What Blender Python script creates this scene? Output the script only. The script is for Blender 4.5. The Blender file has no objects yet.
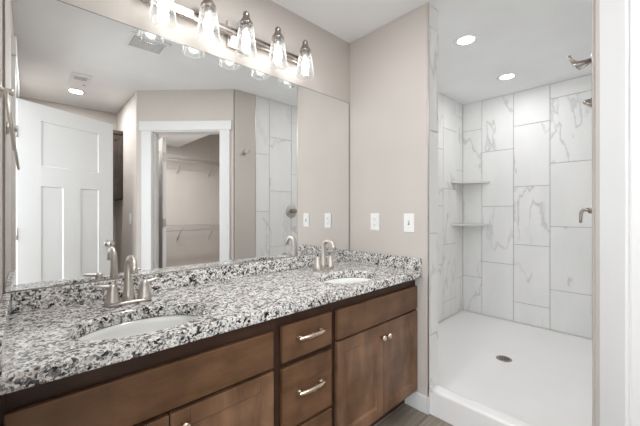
import bpy, bmesh, math, random
from mathutils import Vector, Matrix
random.seed(7)
PI = math.pi
S = bpy.context.scene
COL = S.collection

# ------------------------------------------------------------------ camera
FPX, YAW = 314.07, math.radians(46.92)
cam = bpy.data.objects.new('camera', bpy.data.cameras.new('camera'))
COL.objects.link(cam)
cam.location = (0, 0, 1.198)
cam.rotation_euler = (PI/2, 0, YAW - PI/2)
cam.data.sensor_width = 36
cam.data.lens = FPX/640*36
cam.data.shift_y = -1.3/640
cam.data.clip_start = 0.01
S.camera = cam

# ------------------------------------------------------------------ world, exposure
W = bpy.data.worlds.new('world'); S.world = W; W.use_nodes = True
bg = W.node_tree.nodes['Background']
bg.inputs[0].default_value = (0.92, 0.965, 1.0, 1); bg.inputs[1].default_value = 2.2
S.view_settings.view_transform = 'Standard'; S.view_settings.look = 'None'
S.view_settings.gamma = 1; S.view_settings.use_curve_mapping = False
S.view_settings.exposure = 1.18
VANITY_FILL_W, SHOWER_W, REAR_W, CLOSET_FILL_W, BULB_E, LENS_E = 5.0, 1.65, 6.5, 13.0, 7.0, 5.0
S.cycles.max_bounces = 14; S.cycles.diffuse_bounces = 8; S.cycles.glossy_bounces = 8
S.cycles.transparent_max_bounces = 24; S.cycles.transmission_bounces = 10
S.cycles.sample_clamp_indirect = 6

# ------------------------------------------------------------------ materials
def mat(name):
    m = bpy.data.materials.new(name); m.use_nodes = True
    nt = m.node_tree
    return m, nt, nt.nodes, nt.links, nt.nodes['Principled BSDF']
def ramp(N, stops, interp='LINEAR'):
    r = N.new('ShaderNodeValToRGB'); e = r.color_ramp.elements
    r.color_ramp.interpolation = interp
    while len(e) < len(stops): e.new(0.5)
    for k, (p, c) in enumerate(stops):
        e[k].position = p; e[k].color = (c[0], c[1], c[2], 1)
    return r
def coords(N, L, scale=(1, 1, 1), out='Object'):
    t = N.new('ShaderNodeTexCoord'); mp = N.new('ShaderNodeMapping')
    mp.inputs['Scale'].default_value = scale
    L.new(t.outputs[out], mp.inputs['Vector']); return mp.outputs[0]
def noise(N, L, vec, scale, detail=3, rough=.5, dist=0.0):
    n = N.new('ShaderNodeTexNoise')
    n.inputs['Scale'].default_value = scale; n.inputs['Detail'].default_value = detail
    n.inputs['Roughness'].default_value = rough; n.inputs['Distortion'].default_value = dist
    L.new(vec, n.inputs['Vector']); return n
def bump(N, L, P, h, strength, dist):
    b = N.new('ShaderNodeBump'); b.inputs['Strength'].default_value = strength
    b.inputs['Distance'].default_value = dist
    L.new(h, b.inputs['Height']); L.new(b.outputs[0], P.inputs['Normal'])
def paint(name, col, rough=.6, bscale=160, bstr=.25, var=.03):
    m, nt, N, L, P = mat(name)
    v = coords(N, L)
    n = noise(N, L, v, bscale, 4, .6); n2 = noise(N, L, v, 2.3, 2)
    a = tuple(c*(1-var) for c in col); b = tuple(min(1, c*(1+var)) for c in col)
    r = ramp(N, [(.3, a), (.7, b)]); L.new(n2.outputs[0], r.inputs[0])
    L.new(r.outputs[0], P.inputs['Base Color']); P.inputs['Roughness'].default_value = rough
    if bstr: bump(N, L, P, n.outputs[0], bstr, .002)
    return m
def metal(name, col, rough=.25, sc=(60, 60, 900)):
    m, nt, N, L, P = mat(name)
    n = noise(N, L, coords(N, L, sc), 1, 2)
    r = ramp(N, [(.3, (rough*.75,)*3), (.7, (rough*1.3,)*3)]); L.new(n.outputs[0], r.inputs[0])
    L.new(r.outputs[0], P.inputs['Roughness'])
    P.inputs['Base Color'].default_value = (*col, 1); P.inputs['Metallic'].default_value = 1
    return m
def wood(name, dark, light, axis, rough=.34):
    m, nt, N, L, P = mat(name)
    sc = {'x': (1.6, 9, 9), 'z': (9, 9, 1.6)}[axis]
    fs = {'x': (14, 260, 260), 'z': (260, 260, 14)}[axis]
    a = noise(N, L, coords(N, L, sc), 1.0, 4, .55, .8)
    b = noise(N, L, coords(N, L, fs), 1.0, 3, .6)
    blot = noise(N, L, coords(N, L, (7, 7, 7)), 1.0, 3, .55, .3)
    r = ramp(N, [(.28, dark), (.72, light)]); L.new(a.outputs[0], r.inputs[0])
    r2 = ramp(N, [(.3, (.80, .80, .80)), (.75, (1, 1, 1))]); L.new(b.outputs[0], r2.inputs[0])
    r3 = ramp(N, [(.3, (.58, .55, .52)), (.66, (1.05, 1.05, 1.05))]); L.new(blot.outputs[0], r3.inputs[0])
    x = N.new('ShaderNodeMix'); x.data_type = 'RGBA'; x.blend_type = 'MULTIPLY'; x.inputs[0].default_value = 1
    L.new(r.outputs[0], x.inputs[6]); L.new(r2.outputs[0], x.inputs[7])
    y = N.new('ShaderNodeMix'); y.data_type = 'RGBA'; y.blend_type = 'MULTIPLY'; y.inputs[0].default_value = 1
    L.new(x.outputs[2], y.inputs[6]); L.new(r3.outputs[0], y.inputs[7])
    L.new(y.outputs[2], P.inputs['Base Color']); P.inputs['Roughness'].default_value = rough; P.inputs['Specular IOR Level'].default_value = .35
    bump(N, L, P, b.outputs[0], .08, .001)
    return m
def granite():
    m, nt, N, L, P = mat('speckled_granite')
    v = coords(N, L)
    w = noise(N, L, v, 70, 3, .6)
    add = N.new('ShaderNodeVectorMath'); add.operation = 'MULTIPLY_ADD'
    L.new(w.outputs['Color'], add.inputs[0]); add.inputs[1].default_value = (.016, .016, .016)
    L.new(v, add.inputs[2])
    def cells(scale):
        vo = N.new('ShaderNodeTexVoronoi'); vo.inputs['Scale'].default_value = scale
        L.new(add.outputs[0], vo.inputs['Vector'])
        s = N.new('ShaderNodeSeparateColor'); L.new(vo.outputs['Color'], s.inputs[0]); return s
    s1 = cells(125); s2 = cells(260)
    big = noise(N, L, v, 26, 2, .5)
    # coarse grains: white feldspar, grey quartz, black mica
    mx = N.new('ShaderNodeMath'); mx.operation = 'MULTIPLY_ADD'; mx.inputs[1].default_value = .62
    sub = N.new('ShaderNodeMath'); sub.operation = 'MULTIPLY'; sub.inputs[1].default_value = .60
    L.new(big.outputs[0], sub.inputs[0]); L.new(s1.outputs[0], mx.inputs[0]); L.new(sub.outputs[0], mx.inputs[2])
    r1 = ramp(N, [(0, (.018, .018, .02)), (.32, (.06, .06, .065)), (.37, (.22, .215, .21)), (.47, (.46, .445, .43)),
                  (.54, (.70, .68, .655)), (.76, (.86, .845, .82))], 'CONSTANT')
    L.new(mx.outputs[0], r1.inputs[0])
    r2 = ramp(N, [(0, (.05, .05, .055)), (.13, (.40, .39, .38)), (.27, (1, 1, 1)), (.8, (.86, .84, .82))], 'CONSTANT')
    L.new(s2.outputs[0], r2.inputs[0])
    x = N.new('ShaderNodeMix'); x.data_type = 'RGBA'; x.blend_type = 'MULTIPLY'; x.inputs[0].default_value = .85
    L.new(r1.outputs[0], x.inputs[6]); L.new(r2.outputs[0], x.inputs[7])
    L.new(x.outputs[2], P.inputs['Base Color'])
    P.inputs['Roughness'].default_value = .12
    return m
def tile_mat():
    m, nt, N, L, P = mat('veined_marble_tile')
    t = N.new('ShaderNodeTexCoord'); at = N.new('ShaderNodeAttribute'); at.attribute_name = 'tile_shift'
    ma = N.new('ShaderNodeVectorMath'); ma.operation = 'MULTIPLY_ADD'
    L.new(at.outputs['Color'], ma.inputs[0]); ma.inputs[1].default_value = (9, 9, 9); L.new(t.outputs['Object'], ma.inputs[2])
    mp = N.new('ShaderNodeMapping'); mp.inputs['Rotation'].default_value = (.62, .55, 0); mp.inputs['Scale'].default_value = (1.5, 1.5, .5)
    L.new(ma.outputs[0], mp.inputs['Vector']); v = mp.outputs[0]
    n1 = noise(N, L, v, 1.5, 6, .50, .1)
    d = N.new('ShaderNodeMath'); d.operation = 'SUBTRACT'; d.inputs[1].default_value = .5; L.new(n1.outputs[0], d.inputs[0])
    ab = N.new('ShaderNodeMath'); ab.operation = 'ABSOLUTE'; L.new(d.outputs[0], ab.inputs[0])
    r1 = ramp(N, [(0, (0, 0, 0)), (.011, (1, 1, 1))]); L.new(ab.outputs[0], r1.inputs[0])
    n2 = noise(N, L, v, 2.2, 2); r2 = ramp(N, [(.42, (1, 1, 1)), (.62, (0, 0, 0))]); L.new(n2.outputs[0], r2.inputs[0])
    mxv = N.new('ShaderNodeMath'); mxv.operation = 'MAXIMUM'; L.new(r1.outputs[0], mxv.inputs[0]); L.new(r2.outputs[0], mxv.inputs[1])
    n3 = noise(N, L, v, 3.5, 4); r3 = ramp(N, [(.3, (.77, .77, .76)), (.7, (.83, .825, .815))]); L.new(n3.outputs[0], r3.inputs[0])
    x = N.new('ShaderNodeMix'); x.data_type = 'RGBA'
    x.inputs[6].default_value = (.58, .575, .565, 1)
    L.new(mxv.outputs[0], x.inputs[0]); L.new(r3.outputs[0], x.inputs[7])
    L.new(x.outputs[2], P.inputs['Base Color']); P.inputs['Roughness'].default_value = .5; P.inputs['Specular IOR Level'].default_value = .35
    return m
def plank_mat():
    m, nt, N, L, P = mat('grey_brown_plank')
    v = coords(N, L)
    br = N.new('ShaderNodeTexBrick'); br.inputs['Scale'].default_value = 1
    br.inputs['Brick Width'].default_value = 1.2; br.inputs['Row Height'].default_value = .152
    br.inputs['Mortar Size'].default_value = .0015; br.inputs['Mortar'].default_value = (.06, .05, .04, 1)
    br.inputs['Color1'].default_value = (.20, .165, .135, 1); br.inputs['Color2'].default_value = (.33, .285, .24, 1)
    L.new(v, br.inputs['Vector'])
    g = noise(N, L, coords(N, L, (4, 70, 70)), 1, 4, .6, .5)
    r = ramp(N, [(.3, (.62, .62, .62)), (.7, (1.15, 1.13, 1.1))]); L.new(g.outputs[0], r.inputs[0])
    x = N.new('ShaderNodeMix'); x.data_type = 'RGBA'; x.blend_type = 'MULTIPLY'; x.inputs[0].default_value = 1
    L.new(br.outputs[0], x.inputs[6]); L.new(r.outputs[0], x.inputs[7]); L.new(x.outputs[2], P.inputs['Base Color'])
    P.inputs['Roughness'].default_value = .45
    return m
def glass_mat(name='clear_seeded_glass'):
    m, nt, N, L, P = mat(name)
    N.remove(P)
    tr = N.new('ShaderNodeBsdfTransparent'); gl = N.new('ShaderNodeBsdfGlossy'); gl.inputs['Roughness'].default_value = .03
    tr.inputs[0].default_value = (.955, .96, .96, 1)
    lw = N.new('ShaderNodeLayerWeight'); lw.inputs[0].default_value = .45
    n = noise(N, L, coords(N, L), 220, 2); b = N.new('ShaderNodeBump'); b.inputs['Strength'].default_value = .15; b.inputs['Distance'].default_value = .001
    L.new(n.outputs[0], b.inputs['Height']); L.new(b.outputs[0], gl.inputs['Normal'])
    r = ramp(N, [(0, (.05,)*3), (.55, (.10,)*3), (1, (.6,)*3)]); L.new(lw.outputs['Facing'], r.inputs[0])
    mx = N.new('ShaderNodeMixShader'); L.new(r.outputs[0], mx.inputs[0]); L.new(tr.outputs[0], mx.inputs[1]); L.new(gl.outputs[0], mx.inputs[2])
    tl = N.new('ShaderNodeBsdfTranslucent'); tl.inputs[0].default_value = (.92, .92, .92, 1)
    r2 = ramp(N, [(0, (.03,)*3), (.55, (.06,)*3), (1, (.5,)*3)]); L.new(lw.outputs['Facing'], r2.inputs[0])
    mx2 = N.new('ShaderNodeMixShader'); L.new(r2.outputs[0], mx2.inputs[0]); L.new(mx.outputs[0], mx2.inputs[1]); L.new(tl.outputs[0], mx2.inputs[2])
    L.new(mx2.outputs[0], N['Material Output'].inputs[0])
    return m
def emit(name, col, st):
    m, nt, N, L, P = mat(name)
    n = noise(N, L, coords(N, L), 40, 1); r = ramp(N, [(0, col), (1, tuple(min(1, c*1.03) for c in col))]); L.new(n.outputs[0], r.inputs[0])
    P.inputs['Base Color'].default_value = (.9, .9, .9, 1)
    L.new(r.outputs[0], P.inputs['Emission Color']); P.inputs['Emission Strength'].default_value = st
    return m
def plain(name, col, rough=.4):
    return paint(name, col, rough, 90, 0, .015)

M = {}
M['wall'] = paint('greige_wall_paint', (.560, .518, .480), .7, 190, .35)
M['ceil'] = paint('white_ceiling_paint', (.84, .845, .85), .85, 120, .5)
M['trim'] = paint('white_trim_paint', (.73, .73, .725), .35, 90, .03, .01)
M['tile'] = tile_mat()
M['grout'] = plain('grey_grout', (.36, .355, .345), .8)
M['granite'] = granite()
M['woodx'] = wood('brown_stained_maple_across', (.118, .056, .026), (.238, .130, .070), 'x')
M['woodz'] = wood('brown_stained_maple_upright', (.140, .069, .036), (.282, .160, .093), 'z')  # same maple, base lifted so the doors carry reflected sheen in their colour
M['frame'] = wood('dark_brown_stained_frame', (.042, .019, .010), (.075, .036, .021), 'x', .5)
M['darkwood'] = wood('espresso_stained_wood', (.050, .036, .028), (.095, .072, .058), 'z', .4)
M['nickel'] = metal('brushed_nickel', (.60, .565, .52), .34)
M['champagne'] = metal('champagne_nickel', (.72, .60, .475), .24)
M['chrome'] = metal('polished_chrome', (.72, .72, .72), .08)
M['darknickel'] = metal('aged_nickel', (.36, .32, .29), .28)
M['porcelain'] = plain('white_porcelain', (.78, .785, .77), .12)
M['pan'] = plain('white_cast_stone', (.87, .86, .855), .3)
M['plastic'] = plain('white_plastic', (.82, .82, .81), .35)
M['dark'] = plain('dark_recess', (.03, .03, .03), .7)
M['vent_dark'] = plain('grey_vent_recess', (.20, .20, .20), .7)
M['wire'] = plain('white_coated_wire', (.50, .49, .48), .5)
M['stone'] = plain('grey_marble_shelf', (.66, .655, .645), .3)
M['plank'] = plank_mat()
M['glass'] = glass_mat()
M['bulb'] = emit('glowing_bulb', (1.0, .985, .965), BULB_E)
M['lens'] = emit('glowing_lens', (1.0, .985, .96), LENS_E)
def mirror_mat():
    m, nt, N, L, P = mat('silvered_mirror')
    n = noise(N, L, coords(N, L), 1.5, 1); r = ramp(N, [(0, (.90, .905, .90)), (1, (.92, .925, .92))]); L.new(n.outputs[0], r.inputs[0])
    L.new(r.outputs[0], P.inputs['Base Color']); P.inputs['Metallic'].default_value = 1; P.inputs['Roughness'].default_value = 0.0
    return m
M['mirror'] = mirror_mat()
M['mirror_edge'] = plain('grey_glass_edge', (.20, .20, .19), .3)

# ------------------------------------------------------------------ mesh helpers
class MB:
    def __init__(s): s.bm = bmesh.new()
    def face(s, pts, smooth=False):
        f = s.bm.faces.new([s.bm.verts.new(p) for p in pts]); f.smooth = smooth; return f
    def box(s, a, b):
        (x0, y0, z0), (x1, y1, z1) = a, b
        x0, x1 = sorted((x0, x1)); y0, y1 = sorted((y0, y1)); z0, z1 = sorted((z0, z1))
        v = [s.bm.verts.new(p) for p in [(x0,y0,z0),(x1,y0,z0),(x1,y1,z0),(x0,y1,z0),(x0,y0,z1),(x1,y0,z1),(x1,y1,z1),(x0,y1,z1)]]
        return [s.bm.faces.new([v[i] for i in q]) for q in [(3,2,1,0),(4,5,6,7),(0,1,5,4),(1,2,6,5),(2,3,7,6),(3,0,4,7)]]
    def prism(s, poly, z0, z1):
        a = sum(poly[i][0]*poly[(i+1) % len(poly)][1]-poly[(i+1) % len(poly)][0]*poly[i][1] for i in range(len(poly)))
        if a < 0: poly = poly[::-1]
        lo = [s.bm.verts.new((x, y, z0)) for x, y in poly]; hi = [s.bm.verts.new((x, y, z1)) for x, y in poly]
        s.bm.faces.new(lo[::-1]); s.bm.faces.new(hi)
        for i in range(len(poly)):
            j = (i+1) % len(poly); s.bm.faces.new([lo[i], lo[j], hi[j], hi[i]])
    def rings(s, rings, cap0=True, cap1=True, smooth=True, closed=False):
        R = [[s.bm.verts.new(p) for p in r] for r in rings]; n = len(R[0])
        pairs = list(zip(R, R[1:])) + ([(R[-1], R[0])] if closed else [])
        for a, b in pairs:
            for i in range(n):
                j = (i+1) % n
                f = s.bm.faces.new([a[i], a[j], b[j], b[i]]); f.smooth = smooth
        if cap0 and not closed: s.bm.faces.new(R[0][::-1])
        if cap1 and not closed: s.bm.faces.new(R[-1])
    def lathe(s, prof, o=(0, 0, 0), axis=(0, 0, 1), n=28, sx=1, sy=1, cap0=True, cap1=True, smooth=True, closed=False):
        q = Vector((0, 0, 1)).rotation_difference(Vector(axis)); o = Vector(o)
        s.rings([[o + q @ Vector((r*sx*math.cos(2*PI*k/n), r*sy*math.sin(2*PI*k/n), z)) for k in range(n)] for r, z in prof], cap0, cap1, smooth, closed)
    def tube(s, pts, rad, n=12, smooth=True):
        P = [Vector(p) for p in pts]; m = len(P)
        if not hasattr(rad, '__len__'): rad = [rad]*m
        T = [(P[min(i+1, m-1)]-P[max(i-1, 0)]).normalized() for i in range(m)]
        u = T[0].orthogonal().normalized(); rr = []
        for i in range(m):
            if i: u = T[i-1].rotation_difference(T[i]) @ u
            u = (u - T[i]*u.dot(T[i])).normalized(); w = T[i].cross(u)
            rr.append([P[i] + rad[i]*(math.cos(2*PI*k/n)*u + math.sin(2*PI*k/n)*w) for k in range(n)])
        s.rings(rr, smooth=smooth)
    def xf(s, mtx): s.bm.transform(mtx); return s
    def build(s, name, m, parent=None, bevel=0, seg=2, tag_=None):
        bmesh.ops.recalc_face_normals(s.bm, faces=s.bm.faces[:])
        me = bpy.data.meshes.new(name); s.bm.to_mesh(me); s.bm.free()
        o = bpy.data.objects.new(name, me); COL.objects.link(o); me.materials.append(m)
        if parent: o.parent = parent
        if bevel:
            b = o.modifiers.new('edges', 'BEVEL'); b.width = bevel; b.segments = seg; b.limit_method = 'ANGLE'; b.angle_limit = math.radians(40)
            b.harden_normals = False
        return o
def tag(o, label, cat, group=None):
    o['label'] = label; o['category'] = cat
    if group: o['group'] = group
    return o
def thing(name, label, cat, loc=(0, 0, 0), rz=0, group=None):
    o = bpy.data.objects.new(name, None); COL.objects.link(o); o.empty_display_size = .05
    o.location = loc; o.rotation_euler = (0, 0, rz)
    return tag(o, label, cat, group)
def dup(root, loc, rz, label):
    def cp(o, p):
        c = o.copy(); COL.objects.link(c)
        if p: c.parent = p
        for ch in list(o.children): cp(ch, c)
        return c
    r = cp(root, None); r.location = loc; r.rotation_euler = (0, 0, rz); r['label'] = label
    return r
def struct(o, label=None, cat=None):
    o['kind'] = 'structure'
    if label: tag(o, label, cat)
    return o
def boxes(name, m, lst, parent=None, bevel=0):
    b = MB()
    for a, c in lst: b.box(a, c)
    return b.build(name, m, parent, bevel)
def arc(c, r, a0, a1, n, plane='yz'):
    out = []
    for k in range(n+1):
        a = math.radians(a0+(a1-a0)*k/n)
        if plane == 'yz': out.append((c[0], c[1]+r*math.cos(a), c[2]+r*math.sin(a)))
        else: out.append((c[0]+r*math.cos(a), c[1]+r*math.sin(a), c[2]))
    return out

# ------------------------------------------------------------------ the room shell
D, H = 1.5384, 2.44
XL, XE, YE, XS, YV = -.06, 1.74, .925, 3.72, .163
DY0, DY1, DZ = -.250, .551, 2.062           # entrance opening in the left wall
struct(boxes('floor', M['plank'], [((-1.3, -2.3, -.06), (3.9, 1.7, 0))]), 'grey brown wood look plank floor running past the vanity', 'floor')
struct(boxes('ceiling', M['ceil'], [((-.18, -1.72, H), (.83, 1.66, H+.08)), ((.83, -.59, H), (3.9, 1.66, H+.08)), ((.83, -1.72, H), (.94, -.59, H+.08))]),
       'white textured ceiling over bathroom and shower', 'ceiling')
struct(boxes('wall_left', M['wall'], [((-.18, DY1, 0), (XL, 1.66, H)), ((-.18, -1.72, 0), (XL, DY0, H)), ((-.18, DY0, DZ), (XL, DY1, H))]))
struct(boxes('wall_vanity', M['wall'], [((XL, D+.006, 0), (XE+.13, 1.66, H))]))
struct(boxes('wall_end', M['wall'], [((XE, YE, 0), (XE+.12, D+.006, H))], bevel=.006))
struct(boxes('wall_rear', M['wall'], [((XL, -1.72, 0), (.94, -1.6, H))]))
struct(boxes('wall_alcove', M['wall'], [((.83, -1.6, 0), (.94, -.55, H))]))
struct(boxes('wall_shower_side', M['grout'], [((XE+.12, D+.006, 0), (3.85, 1.66, H))]))
struct(boxes('wall_shower_back', M['grout'], [((XS+.006, .03, 0), (3.85, D+.006, H))]))
# corner of the right wall is rounded where it meets the angled closet wall
CX, CY, KD = 1.5455, YV, 1.3825                     # the angled wall runs along X - Y = KD
R2 = math.sqrt(.5)
def A(t, n=0.0):                                  # t along the angled wall, n out of the closet (towards the bathroom)
    bx, by = KD/2, -KD/2
    return (bx + t*R2 - n*R2, by + t*R2 + n*R2)
OT0, OT1, OZ = .355, 1.050, 2.012                 # closet door opening
TC0, TC1 = (.83-KD/2)/R2, (CY+KD/2)/R2
TH = .115
pr = []
r = .012; dist = r*math.tan(math.radians(22.5))
px0 = (CX+dist, CY); ctr = (CX+dist, CY-r)
for k in range(7):
    a = math.radians(90+45*k/6); pr.append((ctr[0]+r*math.cos(a), ctr[1]+r*math.sin(a)))
wr = MB(); wr.prism([(3.85, YV-.006), (3.85, .03), (CX+.06, .03), A(TC1-.02, -.05)] + pr[::-1] + [(1.78, YV), (1.78, YV-.006)], 0, H)
struct(wr.build('wall_right', M['wall']))
wa = MB()
wa.prism([A(TC0-.01), A(OT0-.02), A(OT0-.02, -TH), A(TC0-.12, -TH)], 0, H)
wa.prism([A(OT1+.02), A(TC1-.015), A(TC1-.015, -TH), A(OT1+.02, -TH)], 0, H)
wa.prism([A(OT0-.02), A(OT1+.02), A(OT1+.02, -TH), A(OT0-.02, -TH)], OZ+.02, H)
struct(wa.build('wall_closet', M['wall']))

# tiled faces: one mesh per wall, tiles proud of the grout
def tiles(name, plane, cols, zlo, zhi, g=.0022):
    """plane(u, z, d) -> point; cols = [(u0, u1, [joints])]"""
    b = MB(); ids = []
    for u0, u1, js in cols:
        zs = [zlo] + [z for z in sorted(js) if zlo < z < zhi] + [zhi]
        for z0, z1 in zip(zs, zs[1:]):
            a = [plane(u0+g, z0+g, 0), plane(u1-g, z0+g, 0), plane(u1-g, z1-g, 0), plane(u0+g, z1-g, 0)]
            c = [plane(u0+g, z0+g, .006), plane(u1-g, z0+g, .006), plane(u1-g, z1-g, .006), plane(u0+g, z1-g, .006)]
            va = [b.bm.verts.new(p) for p in a]; vc = [b.bm.verts.new(p) for p in c]
            fs = [b.bm.faces.new(vc), b.bm.faces.new(va[::-1])] + [b.bm.faces.new([va[i], va[(i+1) % 4], vc[(i+1) % 4], vc[i]]) for i in range(4)]
            ids.append((fs, (random.random(), random.random(), random.random())))
    lay = b.bm.loops.layers.float_color.new('tile_shift')
    for fs, cc in ids:
        for f in fs:
            for l in f.loops: l[lay] = (*cc, 1)
    return struct(b.build(name, M['tile'], None, .0008, 1))
tiles('trim_1', lambda u, z, d: (XS+.006-d, u, z),
      [(1.329, D, [.458, 1.06, 1.53, 2.126]), (1.016, 1.329, [.644, 1.257, 1.859]), (.703, 1.016, [.259, .858, 1.457, 2.087]),
       (.391, .703, [.442, 1.055, 1.666, 2.294]), (YV, .391, [.259, .858, 1.457, 2.087])], .03, H)
tiles('trim_2', lambda u, z, d: (u, D+.006-d, z),
      [(3.541, XS, [.45, 1.06, 1.67, 2.28]), (3.23, 3.541, [.231, .845, 1.447, 2.093]), (2.918, 3.23, [.645, 1.259, 1.858]),
       (2.606, 2.918, [.259, .858, 1.457, 2.087]), (2.294, 2.606, [.442, 1.055, 1.666, 2.294]), (1.982, 2.294, [.644, 1.257, 1.859]), (1.868, 1.982, [.45, 1.06, 1.67, 2.28])], .03, H)
tiles('trim_3', lambda u, z, d: (u, YV-.006+d+.002, z),
      [(1.785, 1.957, [.59, 1.201, 1.821]), (1.957, 2.266, [.81, 1.428, 2.025]), (2.266, 2.577, [.41, 1.022, 1.634, 2.24]),
       (2.577, 2.889, [.59, 1.201, 1.821]), (2.889, 3.2, [.81, 1.428, 2.025]), (3.2, 3.51, [.41, 1.022, 1.634, 2.24]), (3.51, XS, [.59, 1.201, 1.821])], .03, H)
tiles('trim_4', lambda u, z, d: (u, YE-d, z), [(1.7465, 1.8655, [.459, 1.068, 1.684, 2.306])], .002, H)
tiles('trim_5', lambda u, z, d: (XE+.12+d, u, z), [(YE, 1.23, [.459, 1.068, 1.684, 2.306]), (1.23, D, [.15, .76, 1.37, 1.98])], .03, H)
struct(boxes('trim_6', M['nickel'], [((1.741, YE-.0075, 0), (1.7455, YE+.001, H))]))
struct(boxes('trim_7', M['nickel'], [((1.7795, YV-.005, 0), (1.7845, YV+.003, H))]))

# baseboards and door casings
struct(boxes('baseboard_end', M['trim'], [((XE-.014, YE-.0, 0), (XE, 1.075, .10)), ((XE-.014, YE-.013, 0), (XE+.0, YE, .10))], bevel=.004))
bb = MB(); bb.prism([A(TC0, .013), A(OT0-.1, .013), A(OT0-.1), A(TC0)], 0, .1)
bb.prism([A(OT1+.09, .013), A(TC1, .013), A(TC1), A(OT1+.09)], 0, .1)
struct(bb.build('baseboard_closet', M['trim'], None, .004))
struct(boxes('baseboard_rear', M['trim'], [((XL, -1.6, 0), (.83, -1.587, .1)), ((.817, -1.587, 0), (.83, -.61, .1))], bevel=.004))
struct(boxes('baseboard_left', M['trim'], [((XL, DY1+.09, 0), (XL+.013, .98, .1)), ((XL, -1.587, 0), (XL+.013, DY0-.09, .1))], bevel=.004))
cs = MB()     # closet casing: legs with a stepped inner bead, wider head
for t0, t1 in ((OT0-.108, OT0-.006), (OT1+.006, OT1+.106)):
    cs.prism([A(t0, .017), A(t1, .017), A(t1), A(t0)], 0, OZ+.012)
cs.prism([A(OT0-.128, .022), A(OT1+.124, .022), A(OT1+.124), A(OT0-.128)], OZ+.012, OZ+.106)
struct(cs.build('trim_8', M['trim'], None, .003))
jb = MB()
jb.prism([A(OT0-.02, .004), A(OT0, .004), A(OT0, -TH-.002), A(OT0-.02, -TH-.002)], 0, OZ)
jb.prism([A(OT1, .004), A(OT1+.02, .004), A(OT1+.02, -TH-.002), A(OT1, -TH-.002)], 0, OZ)
jb.prism([A(OT0-.02, .004), A(OT1+.02, .004), A(OT1+.02, -TH-.002), A(OT0-.02, -TH-.002)], OZ, OZ+.02)
jb.prism([A(OT0, -.035), A(OT0+.011, -.035), A(OT0+.011, -.07), A(OT0, -.07)], 0, OZ)
jb.prism([A(OT1-.011, -.035), A(OT1, -.035), A(OT1, -.07), A(OT1-.011, -.07)], 0, OZ)
struct(jb.build('trim_9', M['trim']))
struct(boxes('trim_10', M['trim'], [((XL, DY0-.075, 0), (XL+.017, DY0+.005, DZ+.005)), ((XL, DY1-.005, 0), (XL+.017, DY1+.085, DZ+.005)),
    ((XL, DY0-.09, DZ+.005), (XL+.02, DY1+.1, DZ+.11)), ((-.182, DY0, 0), (XL+.003, DY0+.018, DZ)), ((-.182, DY1-.018, 0), (XL+.003, DY1, DZ)),
    ((-.182, DY0, DZ-.018), (XL+.003, DY1, DZ))], bevel=.002))

# closet beyond the angled wall
struct(boxes('wall_closet_back', M['wall'], [((.83, -2.27, 0), (2.82, -2.15, 2.9))]))
struct(boxes('wall_closet_left', M['wall'], [((.83, -2.15, 0), (.94, -1.6, 2.9)), ((.83, -1.72, H+.08), (.94, -.4, 2.9))]))
struct(boxes('wall_closet_right', M['wall'], [((2.7, -2.15, 0), (2.82, .03, 2.9))]))
cc = MB()
for x0, z0, x1, z1 in ((.90, 2.23, 1.78, 2.23), (1.78, 2.23, 2.75, 2.775)):
    for quad in ([(x0, -2.2, z0), (x1, -2.2, z1), (x1, .05, z1), (x0, .05, z0)],): pass
    lo = [(x0, -2.2, z0), (x1, -2.2, z1), (x1, -.02, z1), (x0, -.02, z0)]
    if x0 < 1: lo = [(x0, -2.2, z0), (x1, -2.2, z1), (x1, -.02, z1), (1.45, -.02, z0), (1.0, -.47, z0), (x0, -.62, z0)]
    hi = [(x, y, z+.05) for x, y, z in lo]
    vl = [cc.bm.verts.new(p) for p in lo]; vh = [cc.bm.verts.new(p) for p in hi]; n = len(lo)
    cc.bm.faces.new(vl[::-1]); cc.bm.faces.new(vh)
    for i in range(n): cc.bm.faces.new([vl[i], vl[(i+1) % n], vh[(i+1) % n], vh[i]])
struct(cc.build('ceiling_closet', M['ceil']))

# ------------------------------------------------------------------ doors
def door_leaf(name, w, h, panels, th=.035):
    """local: x from the hinge, y thickness 0..th, z up"""
    b = MB()
    xs = sorted({0, w} | {p[0] for p in panels} | {p[1] for p in panels}); zs = sorted({.012, h} | {p[2] for p in panels} | {p[3] for p in panels})
    for x0, x1 in zip(xs, xs[1:]):
        for z0, z1 in zip(zs, zs[1:]):
            cx, cz = (x0+x1)/2, (z0+z1)/2
            ins = any(p[0] < cx < p[1] and p[2] < cz < p[3] for p in panels)
            d = .010 if ins else 0
            b.box((x0, d, z0), (x1, th-d, z1))
    # sloped sticking around every panel
    for x0, x1, z0, z1 in panels:
        for y0, y1 in ((0, .010), (th, th-.010)):
            s_ = .006
            o4 = [(x0, y0, z0), (x1, y0, z0), (x1, y0, z1), (x0, y0, z1)]; i4 = [(x0+s_, y1, z0+s_), (x1-s_, y1, z0+s_), (x1-s_, y1, z1-s_), (x0+s_, y1, z1-s_)]
            for k in range(4): b.face([o4[k], o4[(k+1) % 4], i4[(k+1) % 4], i4[k]])
    bmesh.ops.remove_doubles(b.bm, verts=b.bm.verts[:], dist=1e-5)
    return b.build(name, M['trim'])
def knob_bm(side, z, x, th=.035):
    b = MB(); y = th if side > 0 else 0
    b.lathe([(.033, 0), (.033, .006), (.028, .010), (.012, .013), (.010, .030), (.016, .036), (.026, .044), (.029, .054), (.026, .064), (.014, .070), (.004, .0715)], (x, y, z), (0, side, 0), 24)
    return b
dl = door_leaf('door_1', .757, 2.05, [(.155, .618, 1.56, 1.922), (.155, .318, .24, 1.402), (.455, .618, .24, 1.402)])
dl.location = (-.0665, -.223, 0); dl.rotation_euler = (0, 0, math.radians(-28.0))
struct(dl, 'white three panel entrance door standing open, seen in the mirror', 'door')
kb = knob_bm(1, .895, .698); kb.build('door_knob', M['chrome'], dl)
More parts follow.
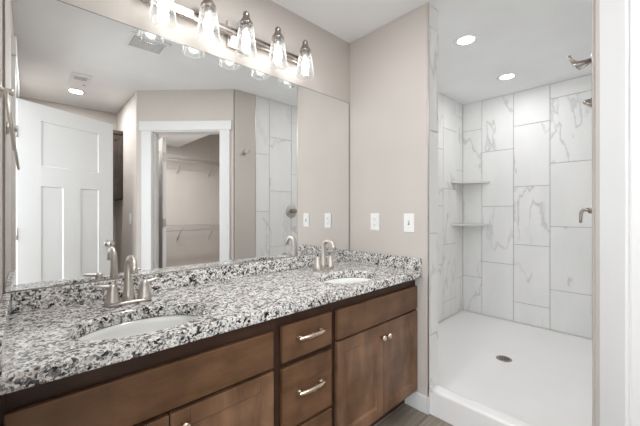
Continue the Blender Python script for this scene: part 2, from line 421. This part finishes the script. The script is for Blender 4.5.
kb = knob_bm(-1, .895, .698); kb.build('door_knob', M['chrome'], dl)
for z in (.25, 1.03, 1.80):
    b = MB(); b.tube([(-.006, .04, z-.045), (-.006, .04, z+.045)], .006, 10); b.box((-.004, .004, z-.045), (-.0005, .04, z+.045))
    b.build('hinge', M['nickel'], dl)
hx, hy = A(OT0+.004, -TH-.006)
dc = door_leaf('door_2', .685, 2.0, [(.12, .565, 1.5, 1.87), (.12, .27, .24, 1.36), (.415, .565, .24, 1.36)])
dc.location = (hx+.033, hy+.0, 0); dc.rotation_euler = (0, 0, math.radians(-84))
struct(dc, 'white closet door swung back into the closet, only its edge showing', 'door')
for z in (.25, 1.075, 1.785):
    b = MB(); b.tube([(-.008, .003, z-.045), (-.008, .003, z+.045)], .0065, 10); b.box((-.003, .004, z-.045), (-.0005, .033, z+.045))
    b.build('hinge', M['nickel'], dc)
knob_bm(1, .92, .625).build('door_knob', M['nickel'], dc); knob_bm(-1, .92, .625).build('door_knob', M['nickel'], dc)

# ------------------------------------------------------------------ shower pan
sp = thing('shower_pan', 'white low shower pan with raised front curb', 'shower pan', (XE+.006, YV+.009, 0))
LX, LY = XS-.002-(XE+.006), D-.003-(YV+.009)
DRX, DRY = 2.757-(XE+.006), .82-(YV+.009)
def sstep(t): t = max(0, min(1, t)); return t*t*(3-2*t)
b = MB(); NX, NY = 60, 36; g = []
XC, YC = XE+.12+.008-(XE+.006), YE-.0075-(YV+.009)      # the curb stops at the end wall; the basin widens behind it
ux = [XC*(k/16)**1.3 for k in range(17)] + [XC+(LX-XC)*(k/(NX-16)) for k in range(1, NX-15)]
uy = [YC*k/20 for k in range(21)] + [YC+(LY-YC)*k/(NY-20) for k in range(1, NY-19)]
for x in ux:
    row = []
    for j in range(NY+1):
        y = uy[j]
        if x < XC-1e-6 and y > YC+1e-6: row.append(None); continue
        base = .034 + .012*min(1, math.hypot(x-DRX, y-DRY)/1.0)
        e = min(y, LY-y, LX-x)
        base += .010*(1-sstep(e/.03))
        z = .146 + (base-.146)*sstep((x-.075)/.085)
        if x < .012: z -= .012*(1-math.sqrt(max(0, 1-((.012-x)/.012)**2)))
        row.append(b.bm.verts.new((x, y, z)))
    g.append(row)
for i in range(NX):
    for j in range(NY):
        q4 = [g[i][j], g[i+1][j], g[i+1][j+1], g[i][j+1]]
        if None in q4: continue
        f = b.bm.faces.new(q4); f.smooth = True
edge = [g[i][0] for i in range(NX+1)] + [g[NX][j] for j in range(1, NY+1)] + [g[i][NY] for i in range(NX-1, 15, -1)] + [g[16][j] for j in range(NY-1, 19, -1)] + [g[i][20] for i in range(15, -1, -1)] + [g[0][j] for j in range(19, 0, -1)]
low = [b.bm.verts.new((v.co.x, v.co.y, .001)) for v in edge]
for k in range(len(edge)):
    q = (k+1) % len(edge); b.bm.faces.new([edge[k], low[k], low[q], edge[q]])
b.bm.faces.new(low)
b.build('basin', M['pan'], sp)
b = MB(); b.lathe([(.054, 0), (.056, .003), (.050, .0045), (.044, .003), (.0, .0025)], (DRX, DRY, .0345), n=32)
dr = b.build('drain_cover', M['darknickel'], sp)
b = MB()
for k in range(10):
    a = 2*PI*k/10; b.lathe([(.006, 0), (.006, .0008)], (DRX+.03*math.cos(a), DRY+.03*math.sin(a), .0375), n=10)
for k in range(5):
    a = 2*PI*k/5; b.lathe([(.005, 0), (.005, .0008)], (DRX+.014*math.cos(a), DRY+.014*math.sin(a), .0375), n=10)
b.build('drain_holes', M['dark'], dr)

# corner shelves
def corner_shelf(z, label):
    b = MB(); L1, L2, n = .315, .292, 10
    poly = [(0, 0), (-L1, 0), (-L1, -.012)]
    for k in range(1, n):
        t = k/n; x = -L1+(L1-.012)*t; y = -.012-(L2-.012)*t
        poly.append((x+.012*math.sin(PI*t), y+.012*math.sin(PI*t)))
    poly += [(-.012, -L2), (0, -L2)]
    b.prism(poly, 0, .019)
    o = b.build('corner_shelf', M['stone'], None, .003)
    o.location = (XS-.0005, D-.0005, z)
    return tag(o, label, 'shelf', 'shower corner shelves')
corner_shelf(1.513, 'upper of the two stone corner shelves on the tiled shower wall')
corner_shelf(1.043, 'lower of the two stone corner shelves on the tiled shower wall')

# shower valve and shower head on the valve wall
YT = YV+.002
v = thing('shower_valve', 'round shower valve trim with lever on tiled wall', 'shower valve', (2.26, YT, 1.205))
b = MB(); b.lathe([(.078, 0), (.080, .004), (.074, .009), (.045, .013), (.028, .016)], axis=(0, 1, 0), n=36); b.build('escutcheon', M['nickel'], v)
b = MB(); b.lathe([(.024, 0), (.023, .05), (.017, .06), (.016, .075)], (0, .014, 0), (0, 1, 0), 24)
b.tube([(0, .080, .0), (0, .094, .004), (0, .108, .003), (0, .118, -.008), (0, .121, -.03), (0, .122, -.062), (0, .122, -.070)], [.012, .011, .010, .009, .008, .007, .004], 12)
b.build('lever', M['darknickel'], v)
sh = thing('showerhead', 'wall mounted shower head high on the tiled valve wall', 'shower head', (2.42, YT, 1.90))
b = MB(); b.lathe([(.028, 0), (.027, .005), (.012, .010)], axis=(0, 1, 0), n=24); b.build('wall_flange', M['nickel'], sh)
b = MB(); b.tube([(0, .005, 0), (0, .03, -.002), (0, .05, -.012), (0, .075, -.04)], .0095, 12); b.build('shower_arm', M['nickel'], sh)
b = MB(); b.lathe([(.012, 0), (.016, .012), (.022, .02), (.040, .042), (.042, .052), (.034, .055), (.0, .055)], (0, .072, -.036), (0, .62, -.78), 28); b.build('spray_head', M['darknickel'], sh)

# robe hook on the right wall
rh = thing('robe_hook', 'small metal robe hook high on the right wall beside the shower tile', 'hook', (1.635, YV, 1.802))
b = MB(); b.lathe([(.026, 0), (.026, .006), (.018, .011)], axis=(0, 1, 0), n=24); b.build('base_plate', M['nickel'], rh)
b = MB()
for s_ in (-1, 1):
    b.tube([(0, .008, 0), (s_*.010, .03, -.004), (s_*.02, .052, -.006), (s_*.028, .070, .006), (s_*.030, .078, .026)], [.006, .005, .0045, .0045, .005], 10)
b.tube([(0, .008, -.004), (0, .028, -.018), (0, .048, -.026), (0, .056, -.016)], [.005, .0045, .0045, .005], 10)
b.build('prongs', M['darknickel'], rh)

# ------------------------------------------------------------------ vanity cabinets
YF, YFR, TK = .985, 1.005, 1.08     # door face, face-frame face, toe kick
def shaker(name, w, h, parent, x, z, th=.0195, st=.058):
    """panel door: frame mesh plus recessed panel child; local origin at its lower left front"""
    b = MB()
    for a, c in (((0, 0, 0), (st, th, h)), ((w-st, 0, 0), (w, th, h)), ((st, 0, 0), (w-st, th, st)), ((st, 0, h-st), (w-st, th, h))): b.box(a, c)
    o = b.build(name, M['woodz'], parent, .0022); o.location = (x, 0, z)
    p = MB(); p.box((st-.004, .010, st-.004), (w-st+.004, th-.002, h-st+.004)); 
    for k, (a, c, d, e) in enumerate((((st, st), (w-st, st), 1, 1),)):
        pass
    # bead sloping from frame to panel
    s_ = .007; y0, y1 = .002, .010
    o4 = [(st, y0, st), (w-st, y0, st), (w-st, y0, h-st), (st, y0, h-st)]; i4 = [(st+s_, y1, st+s_), (w-st-s_, y1, st+s_), (w-st-s_, y1, h-st-s_), (st+s_, y1, h-st-s_)]
    for k in range(4): p.face([o4[k], o4[(k+1) % 4], i4[(k+1) % 4], i4[k]])
    p.build('panel', M['woodz'], o)
    return o
def slab(name, w, h, parent, x, z):
    o = boxes(name, M['woodx'], [((0, 0, 0), (w, .0195, h))], parent, .004); o.location = (x, 0, z); return o
def cab_knob(parent, x, z):
    b = MB(); b.lathe([(.006, 0), (.006, .012), (.010, .016), (.0155, .020), (.0165, .025), (.013, .030), (.004, .032)], (x, 0, z), (0, -1, 0), 20)
    return b.build('knob', M['champagne'], parent)
def cab_pull(parent, x, z, L=.140):
    b = MB(); h = L/2
    for s_ in (-1, 1):
        b.lathe([(.0105, 0), (.009, .006), (.0075, .024)], (x+s_*(h-.010), 0, z), (0, -1, 0), 14)
    pts = [(x-h+2*h*k/12, -.022-.010*math.sin(PI*k/12), z) for k in range(13)]
    rr = [.0075+.0030*math.sin(PI*k/12) for k in range(13)]
    b.tube(pts, rr, 12)
    return b.build('pull', M['champagne'], parent)
Z0, ZT = .112, .803
def cab(name, label, x0, x1, splits):
    t = thing(name, label, 'cabinet', (x0, YF, 0), 0, 'vanity base cabinets')
    w = x1-x0
    boxes('body', M['frame'], [((0, .034, Z0), (.016, .545, ZT)), ((w-.016, .034, Z0), (w, .545, ZT)), ((.016, .034, Z0), (w-.016, .53, Z0+.016)), ((.016, .53, Z0), (w-.016, .545, ZT)),
                               ], t)
    boxes('toe_kick', M['frame'], [((0, TK-YF, 0), (w, TK-YF+.016, Z0))], t)
    fr = [((0, .020, Z0), (.022, .034, ZT)), ((w-.022, .020, Z0), (w, .034, ZT)), ((.022, .020, ZT-.062), (w-.022, .0245, ZT)), ((.022, .020, Z0), (w-.022, .034, Z0+.03))]
    fr += [((.022, .020, z-.02), (w-.022, .034, z+.02)) for z in splits]
    boxes('face_frame', M['frame'], fr, t, .001)
    return t
XB0, XB1, XB2, XB3 = -.057, .7035, 1.0125, 1.7365
cl = cab('sink_base_cabinet', 'brown two door vanity cabinet under the nearer left sink', XB0, XB1, [.60])
slab('false_front', .683+.037, .139, cl, -.037-XB0, .607)
d1 = shaker('door', .309+.037, .477, cl, -.037-XB0, .118); cab_knob(d1, .346-.035, .432)
d2 = shaker('door', .683-.313, .477, cl, .313-XB0, .118); cab_knob(d2, .035, .432)
cd = cab('drawer_base_cabinet', 'narrow brown three drawer vanity cabinet between the two sinks', XB1, XB2, [.60, .33])
for z0, h_ in ((.609, .143), (.337, .250), (.118, .207)):
    dw = slab('drawer', .271, h_, cd, .723-XB1, z0); cab_pull(dw, .1355, h_/2+.014)
cr = cab('sink_base_cabinet', 'brown two door vanity cabinet under the far right sink beside the end wall', XB2, XB3, [.608])
slab('false_front', .699, .137, cr, 1.030-XB2, .613)
d1 = shaker('door', .352, .484, cr, 1.030-XB2, .120); cab_knob(d1, .352-.022, .42)
d2 = shaker('door', .3445, .484, cr, 1.3845-XB2, .120); cab_knob(d2, .022, .42)

# ------------------------------------------------------------------ countertop with two undermount sinks
CT, CB, CFY = .845, .8035, .957
SINKS = [(.280, 1.150, .192, .136), (1.282, 1.150, .188, .136)]
ct = thing('countertop', 'long speckled grey white and black granite vanity countertop', 'countertop', (0, 0, 0))
slab_o = boxes('worktop', M['granite'], [((XL+.001, CFY, CB), (XE-.001, D, CT))], ct)
cut = MB()
for cx, cy, a, bb_ in SINKS:
    cut.lathe([(1, CB-.02), (1, CT+.02)], (cx, cy, 0), n=72, sx=a, sy=bb_)
co = cut.build('cutter', M['granite'])
mod = slab_o.modifiers.new('holes', 'BOOLEAN'); mod.object = co; mod.operation = 'DIFFERENCE'; mod.solver = 'EXACT'
bpy.context.view_layer.update()
dg = bpy.context.evaluated_depsgraph_get()
nm = bpy.data.meshes.new_from_object(slab_o.evaluated_get(dg)); slab_o.modifiers.clear(); slab_o.data = nm
bpy.data.objects.remove(co)
bv = slab_o.modifiers.new('edges', 'BEVEL'); bv.width = .006; bv.segments = 3; bv.limit_method = 'ANGLE'; bv.angle_limit = math.radians(50)
boxes('backsplash', M['granite'], [((XL+.022, D-.0205, CT), (XE-.022, D, .917))], ct, .003)
boxes('side_splash', M['granite'], [((XL+.001, CFY+.004, CT), (XL+.0215, D, .917))], ct, .003)
boxes('side_splash', M['granite'], [((XE-.0215, CFY+.004, CT), (XE-.001, D, .917))], ct, .003)

def make_sink(label, cx, cy, a, bb_):
    t = thing('sink', label, 'sink', (cx, cy, CB-.150), 0, 'undermount bathroom sinks')
    a2, b2 = a+.002, bb_+.002
    inner = [(1.0, 0), (.985, -.02), (.95, -.05), (.88, -.085), (.75, -.115), (.55, -.134), (.30, -.142), (.13, -.145)]
    outer = [(.13, -.150), (.34, -.150), (.62, -.145), (.83, -.126), (.95, -.093), (1.008, -.05), (1.012, -.012), (1.016, -.010), (1.016, 0)]
    b = MB()
    b.lathe([(r_, z+.1495) for r_, z in inner + outer], n=64, sx=a2, sy=b2, closed=True)
    b.build('bowl', M['porcelain'], t)
    b = MB(); b.lathe([(.0, .0035), (.0235, .0035), (.0235, .006), (.029, .0085), (.031, .006), (.031, .003), (0, .002)], (0, 0, .001), n=28, cap0=False, cap1=False)
    b.build('sink_drain', M['nickel'], t)
    return t
make_sink('oval white undermount sink at the near left end of the countertop', *SINKS[0])
make_sink('oval white undermount sink at the far right end of the countertop', *SINKS[1])

# faucets
fa = thing('faucet', 'brushed nickel two handle faucet at the near left sink', 'faucet', (.290, 1.392, CT), 0, 'centerset gooseneck faucets')
b = MB(); n = 12; poly = []
for k in range(n+1): a = -PI/2+PI*k/n; poly.append((.052+.027*math.cos(a), .027*math.sin(a)))
for k in range(n+1): a = PI/2+PI*k/n; poly.append((-.052+.027*math.cos(a), .027*math.sin(a)))
b.prism(poly, 0, .013); b.build('base_plate', M['nickel'], fa, .005, 3)
b = MB(); R_ = .043
path = [(0, .006, .010), (0, .006, .03), (0, .006, .06), (0, .006, .09), (0, .006, .12)] + arc((0, .006-R_, .133), R_, 0, 165, 14) 
e = path[-1]; path.append((0, e[1]-.004, e[2]-.018))
rad = [.024, .0205, .0170, .0148, .0140] + [.0136-.0010*k/14 for k in range(15)] + [.0130]
b.tube(path, rad, 18); b.build('spout', M['nickel'], fa)
for s_ in (-1, 1):
    b = MB(); b.lathe([(.027, .0), (.0255, .006), (.0215, .022), (.0170, .045), (.0145, .055), (.0150, .062), (.011, .069), (.003, .072)], (s_*.054, 0, .011), n=24)
    b.tube([(s_*.050, 0, .071), (s_*.066, .001, .0735), (s_*.086, .003, .077), (s_*.104, .005, .080), (s_*.110, .006, .0805)], [.0085, .0075, .0062, .0056, .003], 12)
    b.build('handle', M['nickel'], fa)
dup(fa, (1.335, 1.392, CT), 0, 'brushed nickel two handle faucet at the far right sink')

# ------------------------------------------------------------------ mirror
mi = boxes('mirror', M['mirror'], [((0, 0, 0), (1.785, .0055, 1.995-.9185))], None, .0015)
mi.location = (-.0545, D-.0005, .9185)
me_ = MB(); w_, h_ = 1.785, 1.995-.9185
for a, c in (((-.0015, -.0004, -.0005), (w_+.0015, .0055, .0012)), ((-.0015, -.0004, h_-.0022), (w_+.0015, .0055, h_+.0012)), ((-.0015, -.0004, 0), (.0012, .0055, h_)), ((w_-.0028, -.0004, 0), (w_+.0015, .0055, h_))): me_.box(a, c)
me_.build('edge', M['mirror_edge'], mi)
tag(mi, 'large frameless wall mirror above the granite backsplash', 'mirror')

# ------------------------------------------------------------------ vanity light
vl = thing('vanity_light', 'five bulb nickel vanity light with clear glass shades above the mirror', 'light fixture', (.83, D+.006, 2.131))
b = MB(); b.box((-.062, -.020, -.068), (.062, 0, .072)); cn = b.build('canopy', M['nickel'], vl, .003)
b = MB(); b.box((-.052, -.026, -.058), (.052, -.020, -.012)); b.box((-.052, -.026, .018), (.052, -.020, .062)); b.build('canopy_step', M['nickel'], cn, .002)
b = MB(); b.box((-.475, -.046, -.022), (.475, -.021, .022)); b.build('crossbar', M['darknickel'], vl, .003)
b = MB(); b.box((-.475, -.0475, -.0045), (.475, -.0458, .0045)); b.build('crossbar_groove', M['nickel'], vl)
for k in range(5):
    x = (-.4, -.2, 0, .2, .4)[k]; yo = -.098
    b = MB(); b.tube([(x, -.04, .0), (x, -.062, .01), (x, -.072, .03), (x, -.078, .06), (x, -.085, .082), (x, yo, .09)], .006, 10)
    arm = b.build('lamp_arm', M['darknickel'], vl)
    b = MB(); b.lathe([(.036, .030), (.036, .036), (.033, .044), (.025, .056), (.018, .068), (.016, .078), (.018, .084), (.015, .094), (.007, .102), (.001, .104)], (x, yo, 0), n=28); b.build('socket_cap', M['darknickel'], vl)
    b = MB(); b.lathe([(.015, -.010), (.016, .028)], (x, yo, 0), n=20); b.build('socket', M['nickel'], vl)
    b = MB()
    out = [(.0345, .034), (.0375, .022), (.0415, -.010), (.047, -.055), (.052, -.094), (.0538, -.110), (.0548, -.114), (.0535, -.117)]
    b.lathe(out + [(r_-.0028, z) for r_, z in out[::-1]], (x, yo, 0), n=40, closed=True); b.build('lamp_shade', M['glass'], vl)
    b = MB(); b.lathe([(.010, -.008), (.0125, -.016), (.019, -.034), (.023, -.052), (.0215, -.066), (.014, -.078), (.004, -.083)], (x, yo, 0), n=22); b.build('bulb', M['bulb'], vl)

# ------------------------------------------------------------------ outlet and switches on the walls
def plate(name, label, cat, loc, rz, kind):
    """local: x across, -y out of the wall"""
    t = thing(name, label, cat, loc, rz, 'white wall plates')
    b = MB(); b.box((-.036, -.006, -.058), (.036, 0, .058)); b.build('cover_plate', M['plastic'], t, .003, 3)
    b = MB(); b.box((-.0168, -.0085, -.0335), (.0168, -.005, .0335)); ins = b.build('receptacle' if kind == 'outlet' else 'rocker', M['plastic'], t, .0015)
    if kind == 'outlet':
        for zc in (-.020, .020):
            for sx_ in (-.006, .006):
                b = MB(); b.box((sx_-.001, -.0088, zc-.004), (sx_+.001, -.0083, zc+.005)); b.build('slot', M['dark'], ins)
            b = MB(); b.lathe([(.0024, 0), (.0024, .0004)], (0, -.0085, zc-.009), (0, -1, 0), 10); b.build('ground_hole', M['dark'], ins)
        for z0 in (-.0045, .0008):
            b = MB(); b.box((-.007, -.0098, z0), (.007, -.0083, z0+.0037)); b.build('test_button', M['plastic'], ins)
    elif kind == 'toggle':
        b = MB(); b.box((-.004, -.017, -.004), (.004, -.008, .010)); b.build('toggle', M['plastic'], ins, .001)
        b = MB(); b.box((-.006, -.0088, -.013), (.006, -.0083, .013)); b.build('toggle_slot', M['vent_dark'], ins)
    for z in (-.048, .048):
        b = MB(); b.lathe([(.003, 0), (.003, .0008)], (0, -.006, z), (0, -1, 0), 10); b.build('screw', M['plastic'], t)
    return t
plate('outlet', 'white outlet plate on the end wall nearer the mirror', 'outlet', (XE, 1.309, 1.129), PI/2*-1, 'outlet')
plate('light_switch', 'white switch plate on the end wall nearer the shower', 'switch', (XE, 1.048, 1.129), -PI/2, 'toggle')
plate('light_switch', 'white switch plate on the alcove wall, seen in the mirror beside the closet door', 'switch', (.83, -.836, 1.119), -PI/2, 'rocker')

# ------------------------------------------------------------------ towel ring on the left wall
tb = thing('towel_ring', 'metal towel ring on the left wall at the edge of the mirror', 'towel ring', (XL, 1.26, 1.54))
b = MB(); b.lathe([(.025, 0), (.025, .006), (.014, .011), (.009, .014), (.009, .026), (.011, .030), (.008, .034)], axis=(1, 0, 0), n=22); b.build('post', M['nickel'], tb)
b = MB(); rr_ = []; Rr = .082
for k in range(40):
    a = 2*PI*k/40; ct_ = Vector((.018 + .018*(1-math.cos(a))/2, Rr*math.sin(a), -Rr + Rr*math.cos(a)))
    rad_ = Vector((-.018/(2*Rr)*math.cos(a), math.sin(a), math.cos(a))).normalized(); nx_ = Vector((1, 0, 0))
    rr_.append([ct_ + .0048*(math.cos(q)*rad_ + math.sin(q)*nx_) for q in [2*PI*m_/10 for m_ in range(10)]])
b.rings(rr_, closed=True); b.build('ring', M['nickel'], tb)

# ------------------------------------------------------------------ wall cabinet, seen in the mirror behind the door
wc = thing('wall_cabinet', 'dark brown wall cabinet in the alcove, seen in the mirror behind the door', 'cabinet', (.20, -1.6, 1.335))
wcw = .628
boxes('body', M['darkwood'], [((0, .0, 0), (wcw, .39, .805))], wc, .002)
for x0 in (.004, wcw/2+.002):
    w_ = wcw/2-.006; st = .055; h_ = .74
    b = MB()
    for a, c in (((x0, .391, .012), (x0+st, .41, .012+h_)), ((x0+w_-st, .391, .012), (x0+w_, .41, .012+h_)), ((x0+st, .391, .012), (x0+w_-st, .41, .012+st)), ((x0+st, .391, .012+h_-st), (x0+w_-st, .41, .012+h_))): b.box(a, c)
    b.box((x0+st-.003, .391, .012+st-.003), (x0+w_-st+.003, .399, .012+h_-st+.003))
    dd = b.build('door', M['darkwood'], wc, .0015)
    kx = x0+w_-.028 if x0 < .1 else x0+.028
    b = MB(); b.lathe([(.006, 0), (.006, .012), (.015, .018), (.014, .028), (.004, .031)], (kx, .41, .06), (0, 1, 0), 16); b.build('knob', M['champagne'], dd)
boxes('crown', M['darkwood'], [((-.006, 0, .765), (wcw+.001, .416, .805))], wc, .003)

# ------------------------------------------------------------------ closet wire shelves
def wire_shelf(label, z):
    t = thing('wire_shelf', label, 'shelf', (.96, -2.148, z), 0, 'closet wire shelves')
    w, d = 1.72, .31
    b = MB()
    for k in range(int(w/.026)+1):
        x = k*.026; b.tube([(x, .004, 0), (x, d, 0), (x, d+.004, -.003), (x, d+.004, -.032)], .0017, 5)
    for y, zz, r_ in ((.004, -.003, .003), (d*.5, -.003, .003), (d, -.003, .003), (d+.006, -.034, .0032)):
        b.tube([(0, y, zz), (w, y, zz)], r_, 6)
    b.build('wire_deck', M['wire'], t)
    b = MB(); b.tube([(0, d-.02, -.075), (w, d-.02, -.075)], .005, 8); 
    b.build('hanging_rod', M['wire'], t)
    for x in (.28, .80, 1.32):
        b = MB(); b.tube([(x, .006, -.24), (x, d*.5, -.10), (x, d, -.006)], .005, 8); b.box((x-.008, 0, -.27), (x+.008, .006, -.20)); b.build('brace', M['wire'], t)
    for x in (.54, 1.06):
        b = MB(); b.tube([(x, d, -.004), (x, d-.02, -.04), (x, d-.02, -.075)], .003, 8); b.build('rod_hanger', M['wire'], t)
    return t
wire_shelf('upper white wire closet shelf, seen in the mirror through the closet doorway', 2.05)
wire_shelf('lower white wire closet shelf, seen in the mirror through the closet doorway', .985)

# ------------------------------------------------------------------ ceiling fittings
def downlight(x, y, z, label, watt):
    t = thing('recessed_light', label, 'ceiling light', (x, y, z), 0, 'recessed ceiling lights')
    b = MB(); b.lathe([(.056, 0), (.056, -.004), (.062, -.007), (.084, -.003), (.085, 0)], n=40, closed=True); b.build('trim_ring', M['plastic'], t)
    b = MB(); b.lathe([(.056, -.0005), (.056, -.003), (.0, -.0042)], n=40, cap1=False); b.build('lens', M['lens'], t)
    ld = bpy.data.lights.new('recessed_lamp', 'AREA'); ld.shape = 'DISK'; ld.size = .105; ld.energy = watt; ld.color = (.985, .99, 1.0)
    lo = bpy.data.objects.new('recessed_lamp', ld); COL.objects.link(lo); lo.parent = t; lo.location = (0, 0, -.0085)
    return t
downlight(2.323, .938, H, 'round recessed light in the shower ceiling nearer the camera', SHOWER_W)
downlight(3.225, .934, H, 'round recessed light in the shower ceiling nearer the back tile wall', SHOWER_W)
downlight(.76, .80, H, 'added round recessed light, out of view, in the ceiling in front of the vanity mirror', VANITY_FILL_W)  # unseen lamp added for downward light on countertop and curb
downlight(.373, -.997, H, 'round recessed light seen in the mirror beside the exhaust fan', REAR_W)
downlight(1.33, -1.10, 2.23, 'added round recessed light, out of view, in the closet ceiling', CLOSET_FILL_W)  # hidden lamp added to brighten the closet interior

ef = thing('exhaust_fan', 'small white exhaust fan cover on the ceiling, seen in the mirror', 'exhaust fan', (.365, -.617, H))
b = MB(); b.box((-.078, -.155, -.016), (.078, .155, 0)); b.build('cover', M['plastic'], ef, .006, 3)
b = MB(); b.box((-.047, .03, -.0168), (.047, .105, -.015)); gr = b.build('grille', M['vent_dark'], ef)
b = MB()
for k in range(5): b.box((-.047, .037+.015*k, -.0185), (.047, .042+.015*k, -.0165))
b.build('slats', M['plastic'], gr)
b = MB(); b.lathe([(.010, 0), (.010, .002), (.0, .003)], (.045, -.10, -.0155), (0, 0, -1), 14); b.build('sensor', M['vent_dark'], ef)
cv = thing('ceiling_vent', 'white grid air vent on the ceiling, reflected behind the glass shades', 'vent', (.655, .505, H))
b = MB()
for a, c in (((-.13, -.115, -.010), (.13, -.09, 0)), ((-.13, .09, -.010), (.13, .115, 0)), ((-.13, -.09, -.010), (-.105, .09, 0)), ((.105, -.09, -.010), (.13, .09, 0))): b.box(a, c)
b.build('frame', M['plastic'], cv, .002)
b = MB(); b.box((-.105, -.09, -.002), (.105, .09, -.0005)); b.build('duct', M['dark'], cv)
b = MB()
for k in range(1, 15): x = -.105+.21*k/15; b.box((x-.0016, -.09, -.009), (x+.0016, .09, -.003))
for k in range(1, 13): y = -.09+.18*k/13; b.box((-.105, y-.0016, -.0085), (.105, y+.0016, -.0035))
b.build('grid', M['plastic'], cv)
